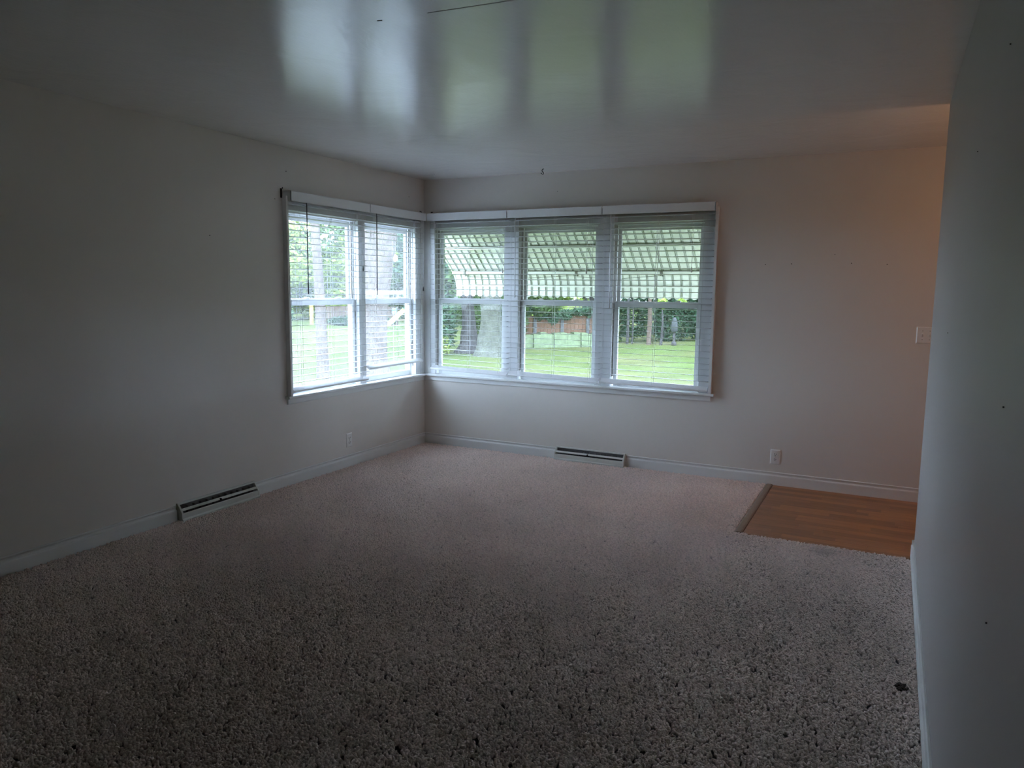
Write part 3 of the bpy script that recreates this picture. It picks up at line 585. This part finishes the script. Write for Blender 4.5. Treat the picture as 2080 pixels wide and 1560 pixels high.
def trunk(parent, pts, rad, m_, name='trunk', n=14, wob=0.06):
    m = MB(); P = [Vector(p) for p in pts]; vs = []; fs = []
    K = []; RR = []
    for i in range(len(P)-1):
        for j in range(5): t_ = j/5; K.append(P[i].lerp(P[i+1], t_)); RR.append(rad[i]*(1-t_)+rad[i+1]*t_)
    K.append(P[-1]); RR.append(rad[-1])
    for i, p in enumerate(K):
        for k in range(n):
            a = 2*math.pi*k/n; r = RR[i]*(1 + wob*math.sin(3*a+i*0.4) + wob*0.7*math.sin(7*a+i*0.9)); vs.append((p.x+r*math.cos(a), p.y+r*math.sin(a), p.z))
    for i in range(len(K)-1):
        for k in range(n): fs.append((i*n+k, i*n+(k+1) % n, (i+1)*n+(k+1) % n, (i+1)*n+k))
    fs.append(tuple(range((len(K)-1)*n, len(K)*n)))
    return m.add(vs, fs).build(name, m_, parent, smooth=True)
# big pale trunk outside the left window
T1 = thing('tree', 'stout pale trunk with a cut-branch scar outside the left window', 'tree', (-7.06, 8.49, GZ))
trunk(T1, [(-7.06, 8.49, GZ-0.1), (-7.06, 8.49, -0.2), (-7.04, 8.50, 0.9), (-6.99, 8.54, 1.9), (-6.95, 8.58, 2.6), (-6.93, 8.60, 3.4), (-7.0, 8.6, 5.5)], [0.42, 0.30, 0.295, 0.355, 0.40, 0.42, 0.34], M['bark_pale'], wob=0.03)
trunk(T1, [(-6.93, 8.60, 3.2), (-6.3, 9.3, 4.4), (-5.9, 9.8, 6.0)], [0.24, 0.17, 0.10], M['bark_pale'], 'branch', 10)
trunk(T1, [(-7.0, 8.6, 5.3), (-7.5, 8.5, 6.5), (-8.2, 8.2, 7.6)], [0.24, 0.15, 0.08], M['bark_pale'], 'branch', 10)
m = MB(); sv = Vector((0.795, 0.607, 0)); c0 = Vector((-6.67, 8.75, 2.15)); m.tube([c0 - sv*0.12, c0 + sv*0.02, c0 + sv*0.075, c0 + sv*0.09], [0.10, 0.095, 0.07, 0.03], 12); m.build('branch_scar', M['scar'], T1, smooth=True)
T2 = thing('tree', 'slim pinkish trunk seen through the nearer left window', 'tree', (-7.54, 7.21, GZ))
trunk(T2, [(-7.54, 7.21, GZ-0.1), (-7.54, 7.21, -0.3), (-7.56, 7.19, 0.9), (-7.59, 7.16, 1.9), (-7.62, 7.13, 2.9), (-7.7, 7.1, 5.0), (-7.7, 7.1, 7.0)], [0.17, 0.135, 0.118, 0.105, 0.095, 0.07, 0.04], M['bark_pale'], wob=0.04)
for z_, dx, dy in ((4.4, 0.9, 0.4), (5.2, -0.8, 0.6), (6.0, 0.3, -0.8)): trunk(T2, [(-7.7, 7.1, z_), (-7.7+dx, 7.1+dy, z_+0.7)], [0.04, 0.015], M['bark_pale'], 'branch', 6)
T3 = thing('tree', 'dark-barked trunk with flaring roots behind the corner pane', 'tree', (-8.30, 15.05, GZ))
trunk(T3, [(-8.25, 15.0, GZ-0.1), (-8.22, 15.02, -0.35), (-8.27, 15.05, 0.2), (-8.36, 15.06, 1.0), (-8.45, 15.05, 2.2), (-8.6, 15.0, 5.0)], [0.62, 0.34, 0.23, 0.20, 0.19, 0.12], M['bark_dark'])
trunk(T3, [(-8.2, 15.0, -0.2), (-7.75, 15.1, -0.45), (-7.5, 15.15, -0.62)], [0.22, 0.15, 0.07], M['bark_dark'], 'root', 8)
leaves(T3, [((-8.6, 15.2, 4.0), (2.2, 2.0, 1.1), 1)], 2500, 0.11, M['leaf_mid'])
T4 = thing('tree', 'broad mossy trunk flaring at its base in the corner pane', 'tree', (-7.18, 14.48, GZ))
trunk(T4, [(-7.1, 14.45, GZ-0.1), (-7.12, 14.46, -0.35), (-7.15, 14.47, 0.1), (-7.18, 14.48, 0.7), (-7.2, 14.5, 1.4), (-7.2, 14.5, 3.5), (-7.1, 14.5, 6.0)], [0.66, 0.48, 0.36, 0.31, 0.29, 0.27, 0.18], M['bark_moss'])
leaves(T4, [((-7.2, 14.6, 5.2), (2.4, 2.2, 1.2), 1)], 2500, 0.11, M['leaf_mid'])

def shrub(label, blobs, n, size, m_, name='shrub', cat='shrub', stem=True, group=None):
    c0 = blobs[0][0]; R = thing(name, label, cat, (c0[0], c0[1], GZ), group)
    leaves(R, blobs, n, size, m_)
    if stem: trunk(R, [(c0[0], c0[1], GZ-0.05), (c0[0]+0.05, c0[1], (c0[2]+GZ)/2), (c0[0], c0[1], c0[2])], [0.06, 0.045, 0.02], M['bark_dark'], 'stem', 6)
    return R
shrub('tall bluish-green bush at the left edge of the corner pane', [((-9.2, 14.4, 0.25), (0.75, 0.7, 0.85), 1), ((-9.7, 14.6, 1.1), (0.8, 0.7, 0.8), 0.8), ((-8.95, 13.9, -0.2), (0.5, 0.5, 0.45), 0.5)], 5200, 0.075, M['leaf_blue'])
shrub('light green low bush in front of the dark trunk', [((-8.85, 13.75, -0.3), (0.55, 0.5, 0.35), 1)], 1100, 0.06, M['leaf_light'])
shrub('leafy bush filling the gap behind the two trunks', [((-9.2, 18.0, 0.6), (1.6, 0.9, 1.2), 1), ((-7.6, 18.6, 1.4), (1.2, 0.9, 0.9), 0.7)], 5200, 0.09, M['leaf_mid'])

# trees closing the yard, left to right
def tree(label, x, y, h, r, m_, n=9000, size=0.20, low=0.25, name='tree', group='trees closing the yard'):
    R = thing(name, label, 'tree', (x, y, GZ), group)
    blobs = [((x, y, GZ+h*(low+(1-low)*0.5)), (r, r, h*(1-low)*0.5), 1.0)]
    for k in range(5):
        a = random.uniform(0, 6.28); z_ = GZ + h*random.uniform(low+0.12, 0.85); blobs.append(((x+r*0.65*math.cos(a), y+r*0.65*math.sin(a), z_), (r*0.55, r*0.55, h*0.16), 0.5))
    leaves(R, blobs, n, size, m_)
    trunk(R, [(x, y, GZ-0.1), (x, y, GZ+h*0.35), (x+0.1, y, GZ+h*0.75)], [h*0.03, h*0.022, h*0.01], M['bark_dark'], 'trunk', 8)
    return R
tree('light green tree at the far left beyond the lawn', -37.0, 24.5, 7.2, 3.8, M['leaf_light'], low=0.12)
tree('yellow-green tree behind the slim trunk', -32.0, 29.0, 7.4, 4.2, M['leaf_light'], low=0.12)
tree('darker tree between two lighter ones left of the big trunk', -29.5, 33.5, 7.0, 3.6, M['leaf_mid'], low=0.1)
tree('tall light green tree behind the big trunk', -26.5, 38.5, 7.6, 4.4, M['leaf_light'], low=0.12)
tree('bluish tree right of the big trunk behind the slide', -20.5, 33.5, 6.4, 3.0, M['leaf_blue'], low=0.06)
tree('mid green tree at the back of the side yard', -19.0, 41.0, 7.6, 4.2, M['leaf_mid'], low=0.1)
tree('far tree above the roof line behind the corner pane', -14.5, 31.0, 11.5, 3.2, M['leaf_mid'], low=0.08)
tree('bright green tree seen just under the awning at its left', -11.3, 24.5, 10.0, 2.4, M['leaf_bright'], low=0.04, n=11000, size=0.17)
tree('light green tree under the awning behind the board fence', -9.4, 28.5, 12.0, 2.4, M['leaf_bright'], low=0.04, n=11000, size=0.17)
tree('dark tree under the awning right of the white play frame', -6.6, 31.5, 13.5, 2.4, M['leaf_mid'], low=0.03, n=12000, size=0.18)
tree('tree with dark foliage behind the tall hedge', -3.2, 32.0, 14.0, 2.8, M['leaf_dark'], low=0.03)
tree('rightmost tree behind the hedge, hidden partly by the window jamb', 0.5, 33.0, 14.0, 3.0, M['leaf_mid'], n=5600, low=0.04)

for lb, x, y in (('dense bright hedge closing the left end of the side yard', -33.0, 26.0), ('dense bright hedge behind the slim trunk', -29.0, 31.5), ('dense hedge left of the big trunk at the back', -26.0, 35.5), ('dense hedge behind the slide', -21.5, 38.0)):
    shrub(lb, [((x, y, 1.5), (3.2, 1.3, 2.3), 1), ((x+1.2, y+0.9, 2.6), (2.2, 1.2, 1.8), 0.6)], 9000, 0.17, M['leaf_mid' if x > -27 else 'leaf_light'], 'hedge', 'hedge', group='hedges closing the side yard')
tree('unseen broad tree added to block sky light, right of the hedge', 5.5, 31.0, 13.5, 3.6, M['leaf_mid'], low=0.04)  # unseen trees, here and just below, added to block low sky light
tree('unseen tree added to block sky light, right side of the back yard', 11.0, 28.5, 13.0, 3.6, M['leaf_dark'], low=0.04)
tree('unseen tree added to block sky light, right boundary of the back yard', 16.5, 24.0, 12.5, 3.6, M['leaf_mid'], low=0.04)
tree('unseen tree added to block sky light, near right boundary of the back yard', 20.5, 17.5, 12.0, 3.6, M['leaf_dark'], low=0.04)
# board fence with vines and mossy stone edging (middle pane)
F1 = thing('board_fence', 'low reddish board fence overgrown by vines in the middle pane', 'fence', (-7.2, 18.7, GZ))
p0, p1 = Vector((-8.55, 17.75, 0)), Vector((-5.75, 20.45, 0)); dirv = (p1-p0).normalized(); nrm = Vector((-dirv.y, dirv.x, 0)); Ln = (p1-p0).length
nb = 26
for i in range(nb):
    a = p0 + dirv*(Ln*i/nb); b_ = p0 + dirv*(Ln*(i+0.93)/nb); h = 0.52 + random.uniform(-0.02, 0.02); t_ = nrm*0.02
    MB().add([tuple(a)[:2]+(GZ-0.05,), tuple(b_)[:2]+(GZ-0.05,), tuple(b_+t_)[:2]+(GZ-0.05,), tuple(a+t_)[:2]+(GZ-0.05,), tuple(a)[:2]+(h,), tuple(b_)[:2]+(h,), tuple(b_+t_)[:2]+(h,), tuple(a+t_)[:2]+(h,)],
             [(0,3,2,1),(4,5,6,7),(0,1,5,4),(1,2,6,5),(2,3,7,6),(3,0,4,7)]).build('board', M['fence'], F1)
for q in (0.33, 0.60, 0.86):
    a = p0 + dirv*Ln*q - nrm*0.05; m = MB(); m.box((a.x-0.045, a.y-0.045, GZ-0.05), (a.x+0.045, a.y+0.045, 0.42)); m.build('post', M['post_grey'], F1)
V1 = thing('vine', 'leafy vine spilling over the top of the board fence', 'vine', tuple((p0+p1)/2)[:2]+(GZ,))
vb = []
for q in np.linspace(0.02, 0.98, 9): c0 = p0 + dirv*Ln*float(q) - nrm*0.08; vb.append(((c0.x, c0.y, 0.62+0.10*math.sin(q*9)), (0.28, 0.22, 0.22+0.10*math.cos(q*13)), 1))
leaves(V1, vb, 4200, 0.065, M['leaf_blue'])
trunk(V1, [tuple(p0+dirv*0.3-nrm*0.08)[:2]+(GZ,), tuple(p0+dirv*0.35-nrm*0.08)[:2]+(0.55,)], [0.03, 0.02], M['bark_dark'], 'stem', 6)
B1 = thing('stone_edging', 'mossy stone edging at the foot of the board fence', 'edging', (-7.0, 18.2, GZ))
for i in range(15):
    a = p0 + dirv*(Ln*i/15) - nrm*random.uniform(0.62, 0.70); wd = Ln/15*0.985; hh = 0.50 + random.uniform(-0.05, 0.05)
    m = MB(); v0 = a; v1 = a + dirv*wd; t_ = nrm*0.4
    m.add([tuple(v0)[:2]+(GZ-0.05,), tuple(v1)[:2]+(GZ-0.05,), tuple(v1+t_)[:2]+(GZ-0.05,), tuple(v0+t_)[:2]+(GZ-0.05,), tuple(v0+nrm*0.05)[:2]+(GZ+hh,), tuple(v1+nrm*0.05)[:2]+(GZ+hh*0.96,), tuple(v1+t_)[:2]+(GZ+hh,), tuple(v0+t_)[:2]+(GZ+hh,)],
          [(0,3,2,1),(4,5,6,7),(0,1,5,4),(1,2,6,5),(2,3,7,6),(3,0,4,7)]); m.build('stone', M['stone'], B1)
# hedge in the right pane with three thin trunks
Hd = thing('hedge', 'tall dark green hedge behind the lawn in the right-hand pane', 'hedge', (-4.2, 23.9, GZ)); hb = []
for q in np.linspace(0, 1, 8): x = -5.9 + 3.6*q; y = 22.6 + 4.3*q; hb.append(((x, y, 0.35+0.1*math.sin(q*11)), (0.62, 0.55, 1.0), 1)); hb.append(((x+0.2, y+0.5, 1.2), (0.6, 0.5, 0.7), 0.7))
leaves(Hd, hb, 15000, 0.075, M['leaf_dark'])
for q in (0.1, 0.4, 0.75): trunk(Hd, [(-5.9+3.6*q, 22.6+4.3*q, GZ), (-5.9+3.6*q, 22.6+4.3*q, 0.5)], [0.05, 0.03], M['bark_dark'], 'stem', 6)
shrub('pale leafy sprigs in front of the hedge under the awning', [((-3.9, 22.0, 1.0), (0.16, 0.16, 0.20), 1), ((-3.3, 22.6, 1.05), (0.14, 0.14, 0.18), 0.8)], 900, 0.07, M['leaf_bright'], 'sapling', 'sapling')
for x, y, r, m_, l in ((-5.15, 21.75, 0.05, M['bark_dark'], 'thin dark trunk at the left end of the hedge'), (-4.36, 21.95, 0.085, M['fence_brown'], 'thicker brown trunk in front of the hedge centre'), (-5.0, 21.9, 0.03, M['bark_dark'], 'thinnest trunk close beside the left one at the hedge')):
    R = thing('young_tree', l, 'tree', (x, y, GZ), 'thin trunks in front of the hedge'); trunk(R, [(x, y, GZ-0.05), (x+0.02, y, 0.4), (x-0.02, y, 1.9)], [r*1.2, r, r*0.7], m_, n=8)
    leaves(R, [((x, y+0.1, 1.7), (0.45, 0.4, 0.4), 1)], 420, 0.07, M['leaf_mid'])
m = MB(); R = thing('garden_statue', 'small pale grey garden ornament standing against the hedge', 'ornament', (-3.42, 22.1, GZ))
MB().tube([(-3.42, 22.1, GZ), (-3.42, 22.1, GZ+0.12), (-3.42, 22.1, GZ+0.16), (-3.42, 22.1, GZ+0.5)], [0.10, 0.10, 0.05, 0.045], 12).build('pedestal', M['bark_dark'], R, smooth=True)
MB().tube([(-3.42, 22.1, GZ+0.5), (-3.42, 22.1, GZ+0.56), (-3.42, 22.1, GZ+0.78), (-3.42, 22.1, GZ+1.0), (-3.42, 22.1, GZ+1.06)], [0.05, 0.13, 0.12, 0.08, 0.03], 14).build('urn', M['urn'], R, smooth=True)

# far brown board fence, yellow post, slide and white beam (left window)
F2 = thing('board_fence', 'distant brown board fence seen past the slim trunk', 'fence', (-23.2, 26.2, GZ))
q0, q1 = Vector((-24.0, 25.5, 0)), Vector((-20.6, 28.4, 0)); d2 = (q1-q0).normalized(); n2 = Vector((-d2.y, d2.x, 0)); L2 = (q1-q0).length
for i in range(22):
    a = q0+d2*(L2*i/22); b_ = q0+d2*(L2*(i+0.93)/22); t_ = n2*0.025; h = 0.42
    MB().add([tuple(a)[:2]+(GZ-0.02,), tuple(b_)[:2]+(GZ-0.02,), tuple(b_+t_)[:2]+(GZ-0.02,), tuple(a+t_)[:2]+(GZ-0.02,), tuple(a)[:2]+(h,), tuple(b_)[:2]+(h,), tuple(b_+t_)[:2]+(h,), tuple(a+t_)[:2]+(h,)],
             [(0,3,2,1),(4,5,6,7),(0,1,5,4),(1,2,6,5),(2,3,7,6),(3,0,4,7)]).build('board', M['fence_brown'], F2)
m = MB().box((-24.2, 25.28, GZ-0.02), (-24.06, 25.42, 0.5)); tag(m.build('marker_post', M['yellow']), 'yellow post at the left end of the distant brown fence', 'post')
shrub('dark green clipped bush at the far left past the lawn', [((-25.6, 24.0, 0.1), (1.2, 1.0, 0.75), 1)], 2600, 0.10, M['leaf_blue'])
shrub('low dark planting at the foot of the distant brown fence', [((-22.6, 26.3, -0.38), (1.0, 0.9, 0.28), 1), ((-21.3, 27.4, -0.38), (1.0, 0.9, 0.28), 1)], 2600, 0.08, M['leaf_dark'], stem=False)
PS = thing('play_slide', 'yellow plastic slide with a blue side panel on the far lawn', 'slide', (-18.3, 24.9, GZ))
a, b_ = Vector((-17.75, 25.35, 0.42)), Vector((-18.75, 24.6, -0.52)); dd = (b_-a).normalized(); sd = Vector((0.62, -0.78, 0)).normalized(); nn = dd.cross(sd).normalized()
if nn.z < 0: nn = -nn
m = MB(); vs = []
for i in range(9):
    t_ = i/8; p = a.lerp(b_, t_); p.z += 0.05*math.sin(t_*math.pi*2)
    for off, hz in ((-0.26, 0.16), (-0.22, 0.16), (-0.19, 0.0), (0.19, 0.0), (0.22, 0.16), (0.26, 0.16), (0.26, -0.04), (-0.26, -0.04)): vs.append(tuple(p + sd*off + nn*hz))
fs = [(i*8+k, i*8+(k+1) % 8, (i+1)*8+(k+1) % 8, (i+1)*8+k) for i in range(8) for k in range(8)] + [tuple(range(8))[::-1], tuple(range(64, 72))]
m.add(vs, fs).build('chute', M['yellow'], PS)
m = MB(); m.box((-18.55, 25.0, 0.15), (-18.30, 25.06, 0.45)); m.build('side_panel', M['blue'], PS)
for x, y in ((-17.7, 25.4), (-17.95, 25.75)): MB().box((x-0.04, y-0.04, GZ), (x+0.04, y+0.04, 0.62)).build('leg', M['fence_brown'], PS)
m = MB(); m.box((-17.98, 25.4, 0.36), (-17.4, 25.9, 0.42)); m.build('platform', M['fence_brown'], PS)
SB = thing('garden_swing', 'white painted swing beam in front of the big trunk', 'swing', (-5.8, 7.4, GZ))
b0, b1 = Vector((-6.36, 7.02, 1.345)), Vector((-5.27, 7.82, 1.365)); bd = (b1-b0).normalized(); bn = Vector((-bd.y, bd.x, 0))
def bar(p, q, wd, th, nm, m_):
    p, q = Vector(p), Vector(q); d = (q-p).normalized(); s = d.cross(Vector((0, 0, 1))); s = (bn if s.length < 0.3 else s.normalized())*th/2; t_ = d.cross(s).normalized()*wd/2
    MB().add([tuple(p-s-t_), tuple(p+s-t_), tuple(p+s+t_), tuple(p-s+t_), tuple(q-s-t_), tuple(q+s-t_), tuple(q+s+t_), tuple(q-s+t_)], [(0,3,2,1),(4,5,6,7),(0,1,5,4),(1,2,6,5),(2,3,7,6),(3,0,4,7)]).build(nm, m_, SB)
bar(b0, b1, 0.085, 0.07, 'beam', M['white_play'])
for e in (b0, b1):
    for s in (-1, 1): bar((e.x, e.y, e.z-0.02), (e.x+bn.x*s*0.45, e.y+bn.y*s*0.45, GZ), 0.06, 0.06, 'leg', M['white_play'])
hp = b0.lerp(b1, 0.625); bar((hp.x, hp.y, hp.z-0.03), (hp.x, hp.y, hp.z-0.16), 0.03, 0.03, 'hanger', M['white_play'])
WF = thing('swing_set', 'distant white A-frame swing showing just under the awning', 'swing set', (-11.3, 31.0, GZ))
for s in (-1, 1):
    for e in (-0.35, 0.35):
        MB().tube([(-11.3+e*0.85, 31.0+e*0.4, 1.45), (-11.3+e*0.85+s*0.32, 31.0+e*0.4-s*0.1, GZ)], 0.03, 6).build('leg', M['white_play'], WF)
MB().tube([(-11.7, 30.8, 1.45), (-10.9, 31.2, 1.45)], 0.03, 6).build('beam', M['white_play'], WF)

for o in bpy.data.objects:
    if '_base' in o: del o['_base']
